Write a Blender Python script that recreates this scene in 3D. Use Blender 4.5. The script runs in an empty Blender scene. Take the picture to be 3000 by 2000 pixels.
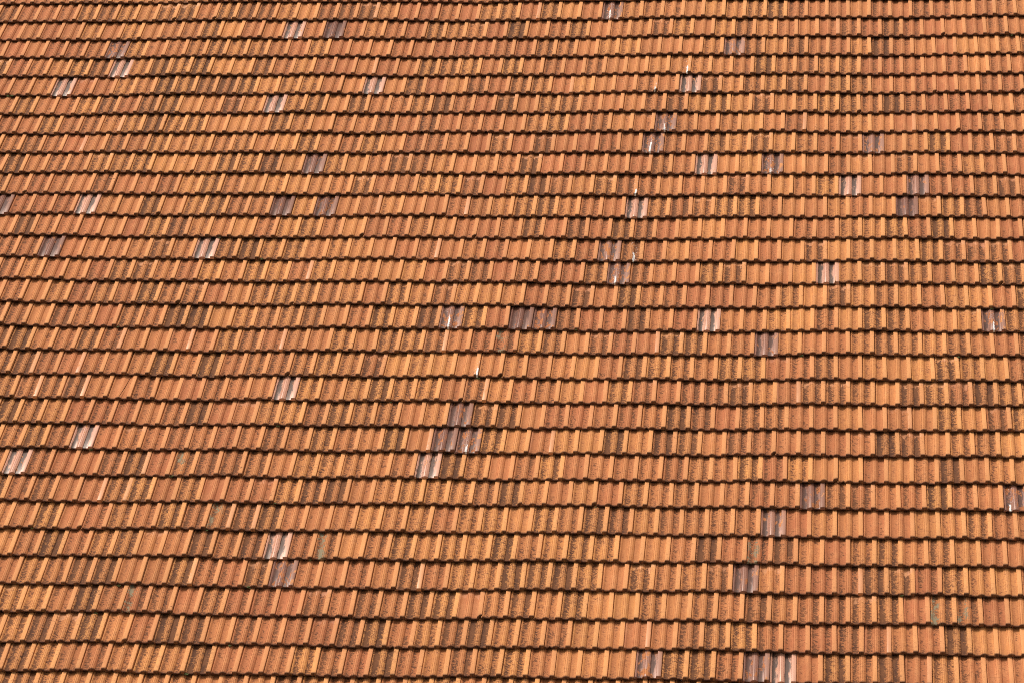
import bpy, math, random
import numpy as np
from mathutils import Matrix, Vector, Euler

rng = np.random.default_rng(11)
random.seed(11)
scene = bpy.context.scene
col = scene.collection

# ---------------------------------------------------------------- roof frame
TW = 0.205                       # cover width of one tile (m)
GA = 1.6427 * TW                 # gauge: exposed length of one course (m)
PITCH = math.radians(34.57)      # slope of the roof
ZC = 9.0                         # height of the middle of the slope above the ground
XA = Vector((1, 0, 0))                                     # along the courses
YA = Vector((0, math.cos(PITCH), math.sin(PITCH)))         # up the slope
NA = Vector((0, -math.sin(PITCH), math.cos(PITCH)))        # out of the roof
U0, V0 = 16.0, 15.0              # grid point that sits at the world origin (above ground)


def roof_point(u, v, n=0.0):
    """tile column u, course v (downwards), height n above the roof plane -> world"""
    return XA * ((u - U0) * TW) - YA * ((v - V0) * GA) + NA * n + Vector((0, 0, ZC))


# ---------------------------------------------------------------- camera
cam_d = bpy.data.cameras.new('camera')
cam = bpy.data.objects.new('camera', cam_d)
col.objects.link(cam)
cam_d.sensor_width = 36.0
cam_d.lens = 9414.7464 / 3000.0 * 36.0
cam_d.clip_end = 2000.0
rx, ry, rz = -0.902106082, 0.161507892, 0.133037325
tv = np.array([-17.9001458, -1.61062261, 140.098209])
cx, sx, cy, sy, cz, sz = (math.cos(rx), math.sin(rx), math.cos(ry), math.sin(ry), math.cos(rz), math.sin(rz))
RM = (np.array([[cz, -sz, 0], [sz, cz, 0], [0, 0, 1]]) @ np.array([[1, 0, 0], [0, cx, -sx], [0, sx, cx]])
      @ np.array([[cy, 0, sy], [0, 1, 0], [-sy, 0, cy]]))
WM = np.array([list(XA), list(-YA), list(-NA)]).T          # roof axes (across, down, in) in the world
AX = WM @ RM.T                                             # camera right, down, forward
origin = np.array(roof_point(0.0, V0))
cpos = origin + WM @ (-RM.T @ tv) * TW
m4 = Matrix.Identity(4)
for i in range(3):
    m4[i][0], m4[i][1], m4[i][2], m4[i][3] = AX[i, 0], -AX[i, 1], -AX[i, 2], cpos[i]
cam.matrix_world = m4
scene.camera = cam

# ---------------------------------------------------------------- sky, sun, exposure
SUN_DIR = Vector((-0.38, 0.02, 0.92)).normalized()          # towards the sun
world = bpy.data.worlds.new('World')
scene.world = world
world.use_nodes = True
wn, wl = world.node_tree.nodes, world.node_tree.links
wn.clear()
sky = wn.new('ShaderNodeTexSky')
sky.sky_type = 'NISHITA'
sky.sun_disc = False
sky.sun_elevation = math.asin(SUN_DIR.z)
sky.sun_rotation = math.atan2(SUN_DIR.x, SUN_DIR.y)
sky.dust_density = 4.0
hs = wn.new('ShaderNodeHueSaturation')                     # thin overcast: little blue left
hs.inputs['Saturation'].default_value = 0.06
bg = wn.new('ShaderNodeBackground')
bg.inputs['Strength'].default_value = 0.085
wo = wn.new('ShaderNodeOutputWorld')
wl.new(sky.outputs[0], hs.inputs['Color'])
warm = wn.new('ShaderNodeMix')                             # the picture's warm white balance
warm.data_type = 'RGBA'
warm.blend_type = 'MULTIPLY'
warm.inputs[0].default_value = 1.0
warm.inputs[7].default_value = (1.0, 0.945, 0.875, 1.0)
wl.new(hs.outputs[0], warm.inputs[6])
wl.new(warm.outputs[2], bg.inputs[0])
wl.new(bg.outputs[0], wo.inputs[0])

sd = bpy.data.lights.new('sun', 'SUN')
sd.energy = 1.5
sd.angle = math.radians(18)
sd.color = (1.0, 0.95, 0.88)
sun = bpy.data.objects.new('sun', sd)
col.objects.link(sun)
sun.rotation_euler = SUN_DIR.to_track_quat('Z', 'Y').to_euler()
sun.location = (6, 10, 30)

scene.view_settings.view_transform = 'Standard'
scene.view_settings.look = 'None'
scene.view_settings.gamma = 1.0
scene.view_settings.exposure = 1.07
scene.view_settings.use_curve_mapping = False
scene.cycles.filter_width = 1.0
scene.cycles.use_denoising = False
scene.cycles.max_bounces = 6


# ---------------------------------------------------------------- node helper
class NT:
    def __init__(self, name):
        self.m = bpy.data.materials.new(name)
        self.m.use_nodes = True
        self.t = self.m.node_tree
        self.t.nodes.clear()

    def n(self, kind, **kw):
        nd = self.t.nodes.new(kind)
        for k, v in kw.items():
            setattr(nd, k, v)
        return nd

    def put(self, sock, v):
        if isinstance(v, bpy.types.NodeSocket):
            self.t.links.new(v, sock)
        else:
            sock.default_value = v

    def math(self, op, a, b=0.0, c=None, clamp=False):
        nd = self.n('ShaderNodeMath', operation=op, use_clamp=clamp)
        self.put(nd.inputs[0], a)
        self.put(nd.inputs[1], b)
        if c is not None:
            self.put(nd.inputs[2], c)
        return nd.outputs[0]

    def add(self, a, b):
        return self.math('ADD', a, b)

    def sub(self, a, b):
        return self.math('SUBTRACT', a, b)

    def mul(self, a, b):
        return self.math('MULTIPLY', a, b)

    def mx(self, a, b):
        return self.math('MAXIMUM', a, b)

    def step(self, x, lo, hi, a=0.0, b=1.0):
        nd = self.n('ShaderNodeMapRange', interpolation_type='SMOOTHSTEP')
        self.put(nd.inputs[0], x)
        self.put(nd.inputs[1], lo)
        self.put(nd.inputs[2], hi)
        self.put(nd.inputs[3], a)
        self.put(nd.inputs[4], b)
        return nd.outputs[0]

    def mix(self, f, a, b, blend='MIX'):
        nd = self.n('ShaderNodeMix', data_type='RGBA', blend_type=blend)
        self.put(nd.inputs[0], f)
        self.put(nd.inputs[6], a)
        self.put(nd.inputs[7], b)
        return nd.outputs[2]

    def noise(self, vec, scale, detail=2.0, rough=0.5, dist=0.0):
        nd = self.n('ShaderNodeTexNoise')
        self.put(nd.inputs['Vector'], vec)
        nd.inputs['Scale'].default_value = scale
        nd.inputs['Detail'].default_value = detail
        nd.inputs['Roughness'].default_value = rough
        nd.inputs['Distortion'].default_value = dist
        return nd.outputs[0]

    def vec(self, x, y, z):
        nd = self.n('ShaderNodeCombineXYZ')
        for i, v in enumerate((x, y, z)):
            self.put(nd.inputs[i], v)
        return nd.outputs[0]

    def curve(self, x, pts):
        nd = self.n('ShaderNodeFloatCurve')
        c = nd.mapping.curves[0]
        while len(c.points) < len(pts):
            c.points.new(0.5, 0.5)
        for p, (a, b) in zip(c.points, pts):
            p.location = (a, b)
            p.handle_type = 'VECTOR'
        nd.mapping.update()
        self.put(nd.inputs['Value'], x)
        return nd.outputs[0]


def rgb(r, g, b):
    return (r, g, b, 1.0)


# ---------------------------------------------------------------- fired clay tile
CLAY_RED = rgb(0.405, 0.138, 0.057)
CLAY_YELLOW = rgb(0.570, 0.248, 0.078)
CLAY_DARK = rgb(0.260, 0.082, 0.042)
CLAY_PALE = rgb(0.610, 0.285, 0.120)
DIRT_DARK = rgb(0.046, 0.018, 0.011)
DIRT_OCHRE = rgb(0.105, 0.040, 0.017)
FILM = rgb(0.245, 0.080, 0.032)
CREST = rgb(0.630, 0.300, 0.122)
def tile_material(name, full):
    """full: with the glaze, white runs and lichen that only some of the tiles carry"""
    t = NT(name)
    uvn = t.n('ShaderNodeUVMap', uv_map='tile_uv')
    sep = t.n('ShaderNodeSeparateXYZ')
    t.put(sep.inputs[0], uvn.outputs[0])
    u, s = sep.outputs[0], sep.outputs[1]                  # u: 0..1 across, s: 0 nose .. 1 head

    def attr(name):
        a = t.n('ShaderNodeAttribute', attribute_type='GEOMETRY', attribute_name=name)
        b = t.n('ShaderNodeAttribute', attribute_type='OBJECT', attribute_name=name)
        v = t.n('ShaderNodeVectorMath', operation='ADD')
        t.put(v.inputs[0], a.outputs['Vector'])
        t.put(v.inputs[1], b.outputs['Vector'])
        o = t.n('ShaderNodeSeparateXYZ')
        t.put(o.inputs[0], v.outputs[0])
        return o.outputs
    tint, dirt, glaze = attr('tile_a')
    seed, ridge_glaze, drip_u = attr('tile_b')
    lichen, shoulder, value = attr('tile_c')

    X = t.mul(u, TW)
    Y = t.mul(s, GA)
    Z = t.mul(seed, 37.0)
    P = t.vec(X, Y, Z)
    Pdash = t.vec(X, t.mul(t.add(Y, t.mul(X, 0.25)), 1.15), Z)         # dirt sits in short cross-wise dashes
    Plong = t.vec(t.mul(X, 1.0), t.mul(Y, 0.07), Z)        # streaks along the tile
    Pslow = t.vec(t.mul(X, 1.3), t.mul(Y, 0.5), Z)

    # clay body: red to yellow firing colours, streaked along the extrusion
    slow = t.noise(Pslow, 14, 2, 0.5)
    streak = t.noise(Plong, 110, 2, 0.6)
    nB = t.noise(P, 230, 1, 0.6)
    body = t.mix(tint, CLAY_RED, CLAY_YELLOW)
    body = t.mix(t.step(streak, 0.35, 0.70, 0.0, 0.40), body, CLAY_DARK)
    body = t.mix(t.step(slow, 0.40, 0.70, 0.0, 0.30), body, CLAY_PALE)
    nA = t.noise(Pdash, 48, 3, 0.72, 0.6)
    gold = t.mul(t.step(nA, 0.52, 0.38), t.mul(dirt, t.step(tint, 0.35, 0.95, 0.0, 0.75)))
    body = t.mix(gold, body, rgb(0.600, 0.285, 0.082))   # ochre lichen film between the dark patches
    vv = t.mul(t.add(1.0, value), t.step(nB, 0.2, 0.8, 0.88, 1.12))
    body = t.mix(1.0, body, t.vec(vv, vv, vv), 'MULTIPLY')

    # grime and black lichen: where water stands, i.e. in the two pans, thinning out on the ribs
    w = t.curve(u, [(0.0, 0.45), (0.05, 0.52), (0.09, 1.0), (0.16, 0.92), (0.28, 0.62), (0.31, 0.44), (0.42, 0.36),
                    (0.53, 0.52), (0.57, 1.0), (0.66, 0.90), (0.76, 0.62), (0.795, 0.26), (0.9, 0.20), (1.0, 0.30)])
    mm = t.add(t.add(t.mul(nA, 1.0), t.mul(nB, 0.22)), t.mul(slow, 0.36))        # mean about .9
    lvl = t.add(mm, t.mul(t.sub(t.mul(w, dirt), 0.52), 0.50))
    dm = t.step(lvl, 0.800, 0.845)
    dirt_c = t.mix(t.step(slow, 0.38, 0.62), DIRT_DARK, DIRT_OCHRE)
    film = t.math('MINIMUM', t.add(t.step(lvl, 0.60, 0.88, 0.0, 0.45), t.add(t.mul(t.mx(t.sub(w, 0.22), 0.0), 0.62), t.mul(t.mx(t.sub(dirt, 0.42), -0.1), t.step(w, 0.2, 0.4, 0.10, 0.38)))), 0.80)
    film = t.mx(film, 0.0)              # thin brown film round the dark patches
    crest = t.step(w, 0.50, 0.20, 0.0, 0.42)               # crests are rubbed clean and paler
    body = t.mix(crest, body, CREST)
    c1 = t.mix(film, body, t.mix(t.step(dirt, 0.45, 0.95), FILM, rgb(0.205, 0.078, 0.030)))
    c1 = t.mix(t.mul(dm, 0.88), c1, dirt_c)
    # brown crust on the nose, with shade painted in, blackening towards the bottom
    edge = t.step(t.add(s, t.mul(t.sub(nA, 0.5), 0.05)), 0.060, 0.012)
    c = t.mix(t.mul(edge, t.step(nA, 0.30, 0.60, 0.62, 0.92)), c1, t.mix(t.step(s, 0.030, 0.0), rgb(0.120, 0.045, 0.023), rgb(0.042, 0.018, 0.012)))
    rough, ior = 0.85, 1.36

    if full:
        # remains of a salt glaze: smooth, dark where it burnt, patchy
        gl_n = t.noise(t.vec(t.mul(X, 1.0), t.mul(Y, 0.30), t.add(Z, 5.0)), 34, 3, 0.55, 0.5)
        top = t.mul(shoulder, t.step(t.add(s, t.mul(t.sub(gl_n, 0.5), 0.75)), 0.82, 0.90))
        rg = t.mul(t.mul(ridge_glaze, t.step(u, 0.78, 0.80)), t.step(gl_n, 0.33, 0.42))
        on_strip = t.mul(t.step(u, 0.085, 0.06), t.step(glaze, 0.05, 0.2))
        part = t.mul(t.step(t.add(gl_n, t.mul(glaze, 0.50)), 0.86, 0.94), t.step(glaze, 0.05, 0.2))
        g = t.mx(t.mx(part, rg), t.mx(top, on_strip))
        bn = t.noise(t.vec(X, t.mul(Y, 0.22), t.add(Z, 9.0)), 44, 3, 0.6, 0.6)
        burnt = t.step(t.add(t.mul(bn, 0.55), t.mul(w, 0.48)), 0.56, 0.68)
        gcol = t.mix(t.mul(burnt, t.step(glaze, 0.05, 0.3)), t.mix(t.step(glaze, 0.15, 0.9, 0.10, 0.60), body, rgb(0.54, 0.30, 0.25)), rgb(0.045, 0.030, 0.026))  # pink: sky sheen on the glaze, painted into its colour
        gcol = t.mix(t.mul(t.sub(1.0, tint), t.step(glaze, 0.3, 0.8, 0.0, 0.80)), gcol, rgb(0.078, 0.029, 0.021))
        c = t.mix(t.mul(g, 0.95), c, gcol)
        # white run and spots along one line of the tile
        wob = t.mul(t.sub(t.noise(t.vec(0.0, Y, Z), 30, 2, 0.5), 0.5), 0.10)
        du = t.math('ABSOLUTE', t.sub(t.add(u, wob), drip_u))
        run = t.math('MULTIPLY', t.step(du, 0.046, 0.028), t.step(streak, 0.36, 0.46))
        run = t.mul(run, t.step(t.add(s, t.mul(t.sub(slow, 0.5), 1.6)), 0.46, 0.34))
        spat = t.mul(t.step(du, 0.24, 0.10), t.step(t.noise(P, 85, 1, 0.4), 0.70, 0.74))
        white_mark = t.mul(t.mx(run, spat), t.step(drip_u, 0.01, 0.02))
        c = t.mix(white_mark, c, rgb(0.68, 0.68, 0.67))
        # grey-green crust lichen
        lm = t.mul(lichen, t.mul(t.step(u, 0.55, 0.30), t.step(t.add(nA, t.mul(t.sub(slow, 0.5), 1.1)), 0.56, 0.62)))
        c = t.mix(lm, c, rgb(0.200, 0.165, 0.105))
        sm = t.mul(g, t.sub(1.0, t.mx(white_mark, lm)))
        rough = t.add(0.85, t.mul(sm, -0.45))
        ior = t.add(1.36, t.mul(sm, t.mul(tint, 0.22)))
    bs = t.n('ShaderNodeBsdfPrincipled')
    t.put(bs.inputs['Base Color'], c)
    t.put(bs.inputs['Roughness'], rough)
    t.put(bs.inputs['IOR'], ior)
    bs.inputs['Specular Tint'].default_value = (1.0, 0.84, 0.76, 1.0)     # iron in the glaze
    out = t.n('ShaderNodeOutputMaterial')
    t.t.links.new(bs.outputs[0], out.inputs[0])
    return t.m


def plain_material(name, c1, c2, scale, rough=0.9):
    t = NT(name)
    tc = t.n('ShaderNodeTexCoord')
    nz = t.noise(tc.outputs['Object'], scale, 4, 0.6)
    bs = t.n('ShaderNodeBsdfPrincipled')
    t.put(bs.inputs['Base Color'], t.mix(t.step(nz, 0.35, 0.65), rgb(*c1), rgb(*c2)))
    bs.inputs['Roughness'].default_value = rough
    out = t.n('ShaderNodeOutputMaterial')
    t.t.links.new(bs.outputs[0], out.inputs[0])
    return t.m


M_TILE = tile_material('weathered_clay', False)
M_MARK = tile_material('weathered_clay_marked', True)
M_WOOD = plain_material('old_boarding', (0.10, 0.07, 0.045), (0.17, 0.12, 0.08), 6.0)
M_WALL = plain_material('lime_render', (0.55, 0.50, 0.42), (0.62, 0.58, 0.50), 2.0)
M_GRASS = plain_material('meadow', (0.05, 0.075, 0.025), (0.09, 0.10, 0.04), 0.7)

# ---------------------------------------------------------------- tile mesh
LIFT = 0.0365          # each tile lies on the one below: its head is this much lower than its nose
HEAD = 0.055          # length hidden under the next course
NOSE = 0.010
PROFILE = [(-0.055, 0.0060), (-0.012, 0.0080), (-0.004, 0.0150), (0.008, 0.0190), (0.026, 0.0190), (0.050, 0.0150),
           (0.075, 0.0105), (0.10, 0.0082), (0.19, 0.0072), (0.276, 0.0082), (0.291, 0.0130), (0.318, 0.0180),
           (0.336, 0.0198), (0.343, 0.0176), (0.352, 0.0216), (0.385, 0.0244), (0.411, 0.0253), (0.418, 0.0226),
           (0.426, 0.0254), (0.462, 0.0242), (0.486, 0.0222), (0.493, 0.0190), (0.501, 0.0204), (0.528, 0.0175),
           (0.552, 0.0125), (0.566, 0.0082), (0.67, 0.0072), (0.762, 0.0080), (0.781, 0.0100), (0.789, 0.0250),
           (0.799, 0.0280), (0.82, 0.0290), (0.885, 0.0292), (0.945, 0.0288), (0.962, 0.0276), (0.9705, 0.0240),
           (0.9705, 0.0050)]
PU = np.array([p[0] for p in PROFILE])
PH = np.array([p[1] for p in PROFILE]) + 0.0055


def strip_mesh(us, hs, chip=None):
    """us: rows x points (u per row), hs likewise -> verts, faces, uv. Rows run from head to nose and under it."""
    ys = [GA + HEAD, 0.5 * GA, NOSE, NOSE * 0.30, 0.0, 0.0008, 0.045]
    V, UV = [], []
    R, N = len(ys), us.shape[1]
    for r in range(R):
        for k in range(N):
            u, h = us[r, k], hs[r, k]
            rad = min(NOSE, h * 0.75)
            y = ys[r]
            if r == 2:
                y, z = rad, h
            elif r == 3:
                y, z = rad * 0.30, h - rad * 0.28
            elif r == 4:
                y, z = 0.0, h - rad
            elif r == 5:
                z = 0.0012
            elif r == 6:
                z = 0.0012
            else:
                z = h
            if chip is not None and r >= 2:
                y = max(y, 0.0) + chip(u)
            V.append((u * TW, y, z - LIFT * y / GA))
            UV.append((u, ys[r] / GA if r < 5 else 0.0))
    F = []
    for r in range(R - 1):
        for k in range(N - 1):
            a = r * N + k
            F.append((a, a + N, a + N + 1, a + 1))
    return V, F, UV


def tile_arrays(kind, seed=0):
    rs = random.Random(seed)
    R = 7
    if kind == 'crack':
        V, F, UV = [], [], []
        ts = [(GA + HEAD), 0.5 * GA, NOSE, NOSE * 0.3, 0, 0, 0.045]
        for side in (0, 1):
            us = np.zeros((R, 40))
            for r in range(R):
                c = 0.46 + 0.20 * ts[r] / GA
                us[r] = np.linspace(-0.055, c - 0.008, 40) if side == 0 else np.linspace(c + 0.008, 0.9705, 40)
            hs = np.interp(us, PU, PH)
            v, f, uv = strip_mesh(us, hs)
            b = len(V)
            V += v
            UV += uv
            F += [tuple(i + b for i in q) for q in f]
        return np.array(V), F, np.array(UV)
    us = np.tile(PU, (R, 1))
    hs = np.tile(PH, (R, 1))
    # hand-pressed: rib heights differ a little
    hs = hs + (np.interp(PU, [0, .2, .42, .67, .9, 1], [rs.uniform(-1, 1) * 0.0009 for _ in range(6)]))[None, :] * (PH > 0.0150)[None, :]
    chip = None
    if kind == 'chip':
        c0, wd, dp = rs.choice([0.93, 0.04, 0.62, 0.90, 0.2]), rs.uniform(0.05, 0.13), rs.uniform(0.012, 0.030)
        chip = lambda u: dp * max(0.0, 1 - abs(u - c0) / wd) ** 0.6
    V, F, UV = strip_mesh(us, hs, chip)
    return np.array(V), F, np.array(UV)


def mesh_from(name, V, F, UV, attrs=None, mats=None, fmat=None):
    me = bpy.data.meshes.new(name)
    F = np.asarray(F, dtype=np.int32)
    nf = len(F)
    me.vertices.add(len(V))
    me.vertices.foreach_set('co', np.asarray(V, dtype=np.float32).ravel())
    me.loops.add(nf * 4)
    me.loops.foreach_set('vertex_index', F.ravel())
    me.polygons.add(nf)
    me.polygons.foreach_set('loop_start', np.arange(0, nf * 4, 4, dtype=np.int32))
    me.polygons.foreach_set('loop_total', np.full(nf, 4, dtype=np.int32))
    me.update(calc_edges=True)
    me.validate()
    l = me.uv_layers.new(name='tile_uv')
    l.data.foreach_set('uv', np.asarray(UV, dtype=np.float32)[F.ravel()].ravel())
    if attrs:
        for k, a in attrs.items():
            at = me.attributes.new(k, 'FLOAT_VECTOR', 'POINT')
            at.data.foreach_set('vector', np.asarray(a, dtype=np.float32).ravel())
    me.polygons.foreach_set('use_smooth', np.ones(nf, dtype=bool))
    for mt in (mats or [M_TILE]):
        me.materials.append(mt)
    if fmat is not None:
        me.polygons.foreach_set('material_index', np.asarray(fmat, dtype=np.int32))
    try:
        me.set_sharp_from_angle(angle=math.radians(42))
    except Exception:
        pass
    return me


VAR = [('plain', i) for i in range(7)] + [('chip', 20 + i) for i in range(5)] + [('crack', 0)]
ARR = [tile_arrays(k, s) for k, s in VAR]
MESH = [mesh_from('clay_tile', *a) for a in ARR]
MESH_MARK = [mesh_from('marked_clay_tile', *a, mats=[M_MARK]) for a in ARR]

# ---------------------------------------------------------------- how each tile has weathered
def cells(s):
    return [tuple(int(q) for q in c.split(',')) for c in s.split()]


MARKED = {
    'P': '2,5 4,-3 5,-6 5,9 5,24 6,5 9,25 10,32 11,-3 11,22 13,3 14,31 16,26 19,8 21,0 22,-2 22,15 25,9 29,29',
    'D': '2,7 3,-4 3,26 8,33 9,7 10,35 11,-7 11,6 11,8 11,34 13,-4 13,21 16,18 16,19 17,28 20,16 21,15 23,30 24,29 26,10 26,28 29,24 29,28',
    'B': '2,16 5,2 6,13 6,34 7,-1 9,5 11,0 13,5 15,22 16,3 16,4 16,14 17,-4 18,3 18,5 19,37 20,5 20,25 21,22 21,33 22,3 22,16 22,36 23,11 23,18 24,9 25,0 25,6 25,26 26,3 26,21 26,33 27,2 28,6 28,7 28,18 28,36 29,7 29,31 29,33',
    'R': '1,16 7,29 8,-4 11,14 13,13 14,8 17,3 17,7 17,14 17,23 18,-1 19,-3 19,-1 19,16 19,29 21,14 21,19 23,1 26,15 26,32 28,24 28,33',
    'H': '1,-2 1,-1 1,8 2,23 4,-9 5,25 5,29 6,3 6,16 6,24 6,28 8,16 8,18 8,28 8,39 9,11 9,17 10,10 10,15 10,21 10,27 10,39 11,25 13,1 13,30 13,36 13,37 14,1 14,15 14,27 14,34 14,39 15,3 15,14 15,20 15,31 17,21 17,24 18,12 18,36 19,27 19,30 19,31 19,34 19,35 19,36 20,17 20,38 21,34 26,24 26,34 27,11',
    'Y': '4,-5 4,0 4,14 4,16 7,0 7,1 9,-1 10,13 10,14 11,26 11,27 14,4 14,6 16,16 19,14 20,9 20,39 21,17 22,20 22,28 22,30 23,3 24,0 25,22 27,16 28,28 29,5 29,11 29,19',
    'W': '1,20 7,23 8,23 9,28 14,22 16,15 16,38 21,16 23,38',
    'w': '4,24 5,22 10,22 13,22 18,16',
    'K': '19,1',
    'G': '17,17 22,5 24,7 25,11 25,28 27,4 27,35 27,36'}
STATE = {c: k for k, v in MARKED.items() for c in cells(v)}
DRIP = {(1, 20): .36, (7, 23): .46, (8, 23): .36, (9, 28): .40, (14, 22): .36, (16, 15): .40, (16, 38): .46, (21, 16): .42,
        (23, 38): .22, (4, 24): .80, (5, 22): .86, (10, 22): .88, (13, 22): .55, (18, 16): .93}
LABEL = {'P': 'glazed tile with pale pink sheen and dark pans', 'D': 'dark purple-brown glazed tile',
         'W': 'dark glazed tile with a white run', 'w': 'orange tile with a white run of bird droppings',
         'K': 'tile with a crack running down its face', 'G': 'tile with grey-green lichen crust',
         'R': 'tile with a glazed pink right-hand roll'}
NAME = {'P': 'glazed_tile', 'D': 'glazed_tile', 'W': 'white_run_tile', 'w': 'white_run_tile', 'K': 'cracked_tile',
        'G': 'lichen_tile', 'R': 'half_glazed_tile'}


def weather(r, c):
    k = STATE.get((r, c))
    # broad drift: the lower left of the slope is dirtier, the upper right cleaner
    drift = 0.52 + 0.09 * (r / 30.0) - 0.07 * (c / 40.0)
    drift += 0.05 * math.sin((c + 0.5 * (r % 2)) * 1.7) * math.sin((c + 0.5 * (r % 2)) * 0.6 + 0.09 * r) + 0.12 * math.sin(c * 0.41 + r * 0.13 + 1.0) * math.sin(r * 0.37 + 0.4) + 0.06 * math.sin(c * 0.95 + r * 0.5)
    dirt = float(np.clip(rng.normal(drift, 0.15), 0.12, 0.92))
    tint = float(np.clip(rng.beta(1.5, 2.1) + 0.22 * math.sin(c * 0.27 - r * 0.21 + 2.0), 0, 1))
    if dirt > 0.62:
        tint = min(1.0, tint + 0.2)
    value = float(rng.normal(0.0, 0.05))
    glaze = ridge = drip = lich = shoulder = 0.0
    if rng.random() < 0.03:
        shoulder = 0.5
    if rng.random() < 0.012:
        ridge = 0.5
    if k == 'P':
        glaze, tint, dirt, ridge = 1.15, 0.85, 0.12, 1.0
    elif k == 'D':
        glaze, tint, dirt, ridge = float(rng.uniform(0.86, 1.12)), float(rng.uniform(0.0, 0.45)), float(rng.uniform(0.3, 0.7)), 1.0
    elif k == 'W':
        glaze, tint, dirt = 0.92, 0.25, 0.5
    elif k == 'R':
        ridge, glaze = 1.0, 0.12
        tint *= 0.5
    elif k == 'H':
        shoulder, dirt, tint = 0.75, float(rng.uniform(0.68, 0.88)), float(rng.uniform(0.2, 0.8))
    elif k == 'Y':
        dirt, tint, value = float(rng.uniform(0.60, 0.80)), 1.0, 0.10
    elif k == 'B':
        dirt, tint, value = float(rng.uniform(0.84, 1.02)), float(rng.uniform(0.3, 0.8)), -0.06
    elif k == 'G':
        lich, dirt = 1.0, 0.72
    drip = DRIP.get((r, c), 0.0)
    return ((tint, dirt, glaze), (float(rng.random()), ridge, drip), (lich, shoulder, value))


# how far single courses wander from a straight line (in courses), left / middle / right of the slope
DEV_L = [0.4, -1.3, -2.4, -1.6, -1.7, -2.6, -1.7, -0.7, 2.2, 3.5, 2.3, 2.9, 2.6, 2.7, 3.2, 2.4, 1.2, 1.1, -0.3, 0.5, -0.7, 1.1, -0.6, -0.9,
         -1.4, -1.8, -3.0, -0.2, -3.8, -1.7]
DEV_M = [-0.7, -2.7, -3.0, -2.3, -1.5, 1.1, 2.0, 2.9, 1.4, -0.9, -1.2, -2.2, -2.1, -1.6, -1.6, -3.4, -2.8, -1.8, -3.8, -2.6, -2.7, -2.3,
         -1.4, 1.1, 0.3, 0.0, -1.5, -1.2, 0.9, 3.4]
DEV_R = [3.1, 3.1, 1.9, 0.7, -0.4, 1.4, 1.3, 3.3, 1.4, -0.5, -1.3, -1.0, -0.1, -2.2, -1.4, -2.7, -3.1, -2.5, -3.8, -3.5, -2.6, -0.1, 0.3,
         1.6, -1.1, 2.3, 0.7, 1.2, 3.1, 3.1]


def course_shift(r, c):
    if r < 0 or r > 29:
        return 0.0
    pitch = 54 + 32 * r / 29.0
    left = -9 + 0.36 * r
    d = np.interp(c, [left, 16.5, 38.5], [DEV_L[r], DEV_M[r], DEV_R[r]])
    return -d / pitch


ROWS = range(-7, 38)
C0, C1 = -24, 56
BR = Matrix((tuple(XA) + (0,), tuple(YA) + (0,), tuple(NA) + (0,), (0, 0, 0, 1))).transposed()   # tile axes -> world

cam_inv = np.array(m4.inverted())


def pixel(p):
    q = cam_inv @ np.array([p[0], p[1], p[2], 1.0])
    f = 9414.7464
    return 1500 + f * q[0] / -q[2], 1000 - f * q[1] / -q[2], -q[2]


tiles = []
for r in ROWS:
    off = 0.5 * (r % 2) + float(rng.normal(0, 0.008))
    jit = np.cumsum(rng.normal(0, 0.010, C1 - C0 + 1))
    jit = jit - np.convolve(jit, np.ones(15) / 15, mode='same')
    for c in range(C0, C1):
        v = r + course_shift(r, c) + float(rng.normal(0, 0.010))
        u = c + off + float(jit[c - C0])
        sag = 0.010 * math.sin(u * 0.31 + 0.5) * math.sin(r * 0.23 + 1.1) + 0.006 * math.sin(u * 0.83 + r * 0.4)
        base = roof_point(u, v, 0.001 + sag + float(rng.uniform(0, 0.004)))
        rot = Euler((float(rng.normal(0, 0.005)), float(rng.normal(0, 0.007)), float(rng.normal(0, 0.006)))).to_matrix().to_4x4()
        mw = Matrix.Translation(base) @ BR @ rot
        mid = base + XA * (TW / 2) + YA * (GA / 2)
        px, py, dd = pixel(mid)
        seen = -30 < px < 3030 and -40 < py < 2035
        st = STATE.get((r, c))
        if st == 'K':
            var = len(VAR) - 1
        elif rng.random() < 0.07 and st not in ('P', 'D', 'W'):
            var = 7 + int(rng.integers(5))
        else:
            var = int(rng.integers(7))
        tiles.append(dict(r=r, c=c, m=mw, px=px, py=py, d=dd, seen=seen, st=st, var=var, w=weather(r, c)))

# ---------------------------------------------------------------- the roof: one thing, its tiles are parts
roof = bpy.data.objects.new('tiled_roof', None)
roof.location = roof_point(16, 37.5)
roof.empty_display_size = 0.5
col.objects.link(roof)
roof['label'] = 'weathered orange clay tile roof slope filling the whole picture'
roof['category'] = 'roof'
roof['kind'] = 'thing'
RINV = Matrix.Translation(-roof.location)


def attach(ob, mw):
    ob.parent = roof
    ob.matrix_parent_inverse = Matrix.Identity(4)
    ob.matrix_basis = RINV @ mw
    col.objects.link(ob)


def is_marked(t):
    (_, _, gz), (_, rg, dr), (li, sh, _) = t['w']
    return max(gz, rg, dr, li, sh) > 0.01


named = [t for t in tiles if t['st'] in NAME]
plain = sorted([t for t in tiles if t['seen'] and t['st'] not in NAME and 0 < t['px'] < 3000 and t['py'] < 1985], key=lambda t: t['d'])[:300]
single = {id(t) for t in named} | {id(t) for t in plain}
for t in tiles:
    if id(t) not in single:
        continue
    ob = bpy.data.objects.new(NAME.get(t['st'], 'roof_tile'), (MESH_MARK if is_marked(t) else MESH)[t['var']])
    ob['tile_a'], ob['tile_b'], ob['tile_c'] = [list(q) for q in t['w']]
    if t['st'] in LABEL:
        ob['label'] = LABEL[t['st']]
    attach(ob, t['m'])

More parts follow.
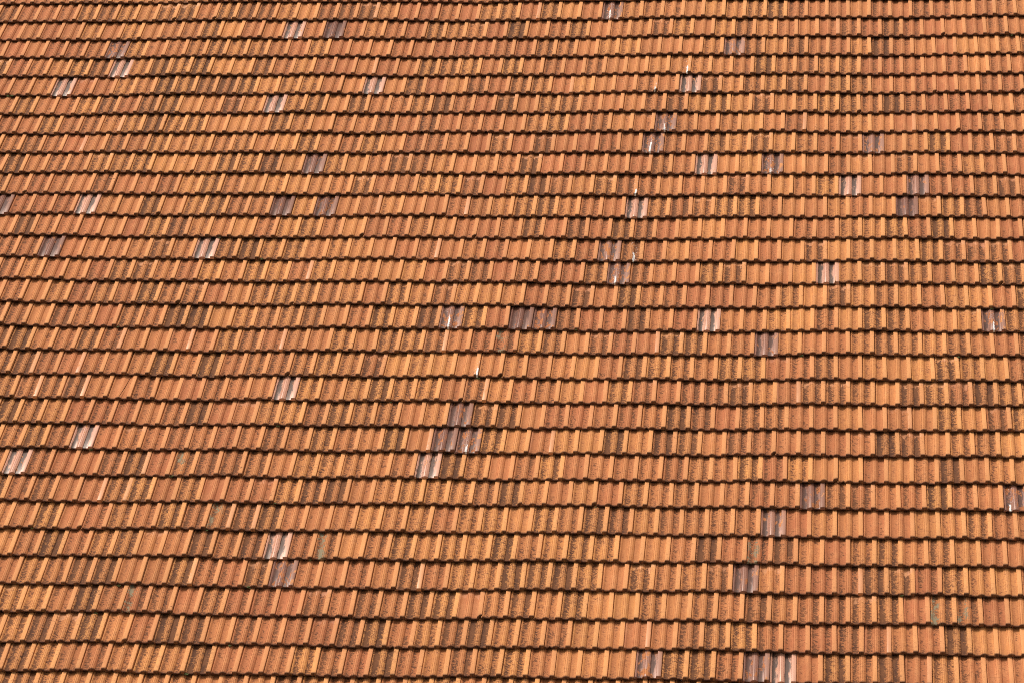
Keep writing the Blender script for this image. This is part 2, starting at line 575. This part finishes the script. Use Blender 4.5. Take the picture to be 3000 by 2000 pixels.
# all further tiles of the slope, joined
VV, FF, UU, FM, A, B, C = [], [], [], [], [], [], []
base_i = 0
for t in tiles:
    if id(t) in single:
        continue
    v, f, uv = ARR[t['var']]
    mm = np.array(RINV @ t['m'])
    VV.append(v @ mm[:3, :3].T + mm[:3, 3])
    FF.append(np.asarray(f) + base_i)
    UU.append(uv)
    FM.append(np.full(len(f), int(is_marked(t))))
    n = len(v)
    for lst, val in zip((A, B, C), t['w']):
        lst.append(np.tile(np.array(val), (n, 1)))
    base_i += n
field_me = mesh_from('tile_field', np.vstack(VV), np.vstack(FF), np.vstack(UU),
                     dict(tile_a=np.vstack(A), tile_b=np.vstack(B), tile_c=np.vstack(C)), [M_TILE, M_MARK], np.concatenate(FM))
field = bpy.data.objects.new('tile_field', field_me)
field['kind'] = 'stuff'
attach(field, Matrix.Translation(roof.location))


def box_mesh(name, lo, hi, mat):
    x0, y0, z0 = lo
    x1, y1, z1 = hi
    v = [(x0, y0, z0), (x1, y0, z0), (x1, y1, z0), (x0, y1, z0), (x0, y0, z1), (x1, y0, z1), (x1, y1, z1), (x0, y1, z1)]
    f = [(3, 2, 1, 0), (4, 5, 6, 7), (0, 1, 5, 4), (1, 2, 6, 5), (2, 3, 7, 6), (3, 0, 4, 7)]
    me = bpy.data.meshes.new(name)
    me.from_pydata(v, [], f)
    me.materials.append(mat)
    return me


# boarding under the tiles
L_U, R_U = (C0 - U0) * TW, (C1 - U0) * TW
top_v, bot_v = ROWS[0] - 1, ROWS[-1]
deck_me = box_mesh('roof_deck', (L_U + 0.12, 0.05, -0.095), (R_U - 0.02, (bot_v - top_v) * GA, -0.060), M_WOOD)
deck = bpy.data.objects.new('roof_deck', deck_me)
attach(deck, Matrix.Translation(roof_point(U0, bot_v)) @ BR)

# ---------------------------------------------------------------- moss lodged in the laps
def moss_lump(rs, size):
    V, F = [], []
    nr, ns = 4, 7
    V.append((0, 0, size * 0.7))
    for i in range(1, nr + 1):
        a = math.pi / 2 * i / nr
        for j in range(ns):
            b = 2 * math.pi * j / ns
            q = size * rs.uniform(0.7, 1.25)
            V.append((q * math.sin(a) * math.cos(b) * 1.3, q * math.sin(a) * math.sin(b) * 0.8, q * 0.7 * math.cos(a)))
    for j in range(ns):
        F.append((0, 1 + j, 1 + (j + 1) % ns))
    for i in range(nr - 1):
        for j in range(ns):
            a, b = 1 + i * ns, 1 + (i + 1) * ns
            F.append((a + j, b + j, b + (j + 1) % ns, a + (j + 1) % ns))
    return V, F


rs = random.Random(5)
mv, mf = [], []
spots = [(5, -9, .95), (5, -8, .06), (13, 6, .1), (16, 1, .0), (16, 20, .9), (18, 16, .97), (17, 36, .5), (24, -1, .95), (24, 7, .02), (21, 0, .9),
         (22, 5, .03), (22, 16, .96), (23, 21, .93), (23, 9, .0), (26, 4, .02), (25, 10, .95), (26, 9, .2), (29, 7, .05), (29, 33, .4), (15, 37, .95),
         (17, 29, .9), (2, 40, .1), (19, 12, .97), (20, 8, .97), (26, 34, .4), (27, 3, .0), (12, 4, .5), (28, 8, .98)]
for r, c, fu in spots:
    for k in range(rs.randint(1, 3)):
        uu = c + 0.5 * (r % 2) + fu + rs.uniform(-0.06, 0.06)
        p = roof_point(uu, r + course_shift(r, c) + rs.uniform(-0.005, 0.03), 0.004 + rs.uniform(0, 0.008))
        v, f = moss_lump(rs, rs.uniform(0.006, 0.013))
        b0 = len(mv)
        mv += [tuple(BR.to_3x3() @ Vector(q) + p) for q in v]
        mf += [tuple(i + b0 for i in q) for q in f]
moss_me = bpy.data.meshes.new('moss')
moss_me.from_pydata(mv, [], mf)
moss_me.materials.append(plain_material('moss', (0.045, 0.062, 0.015), (0.10, 0.11, 0.03), 150.0))
moss = bpy.data.objects.new('moss', moss_me)
moss['kind'] = 'stuff'
moss['label'] = 'tiny green moss tufts lodged under the tile edges'
moss['category'] = 'moss'
col.objects.link(moss)

# ---------------------------------------------------------------- ground far below
gm = bpy.data.meshes.new('ground')
S = 900.0
gm.from_pydata([(-S, -S, 0), (S, -S, 0), (S, S, 0), (-S, S, 0)], [], [(0, 1, 2, 3)])
gm.materials.append(M_GRASS)
ground = bpy.data.objects.new('ground', gm)
ground['kind'] = 'structure'
col.objects.link(ground)
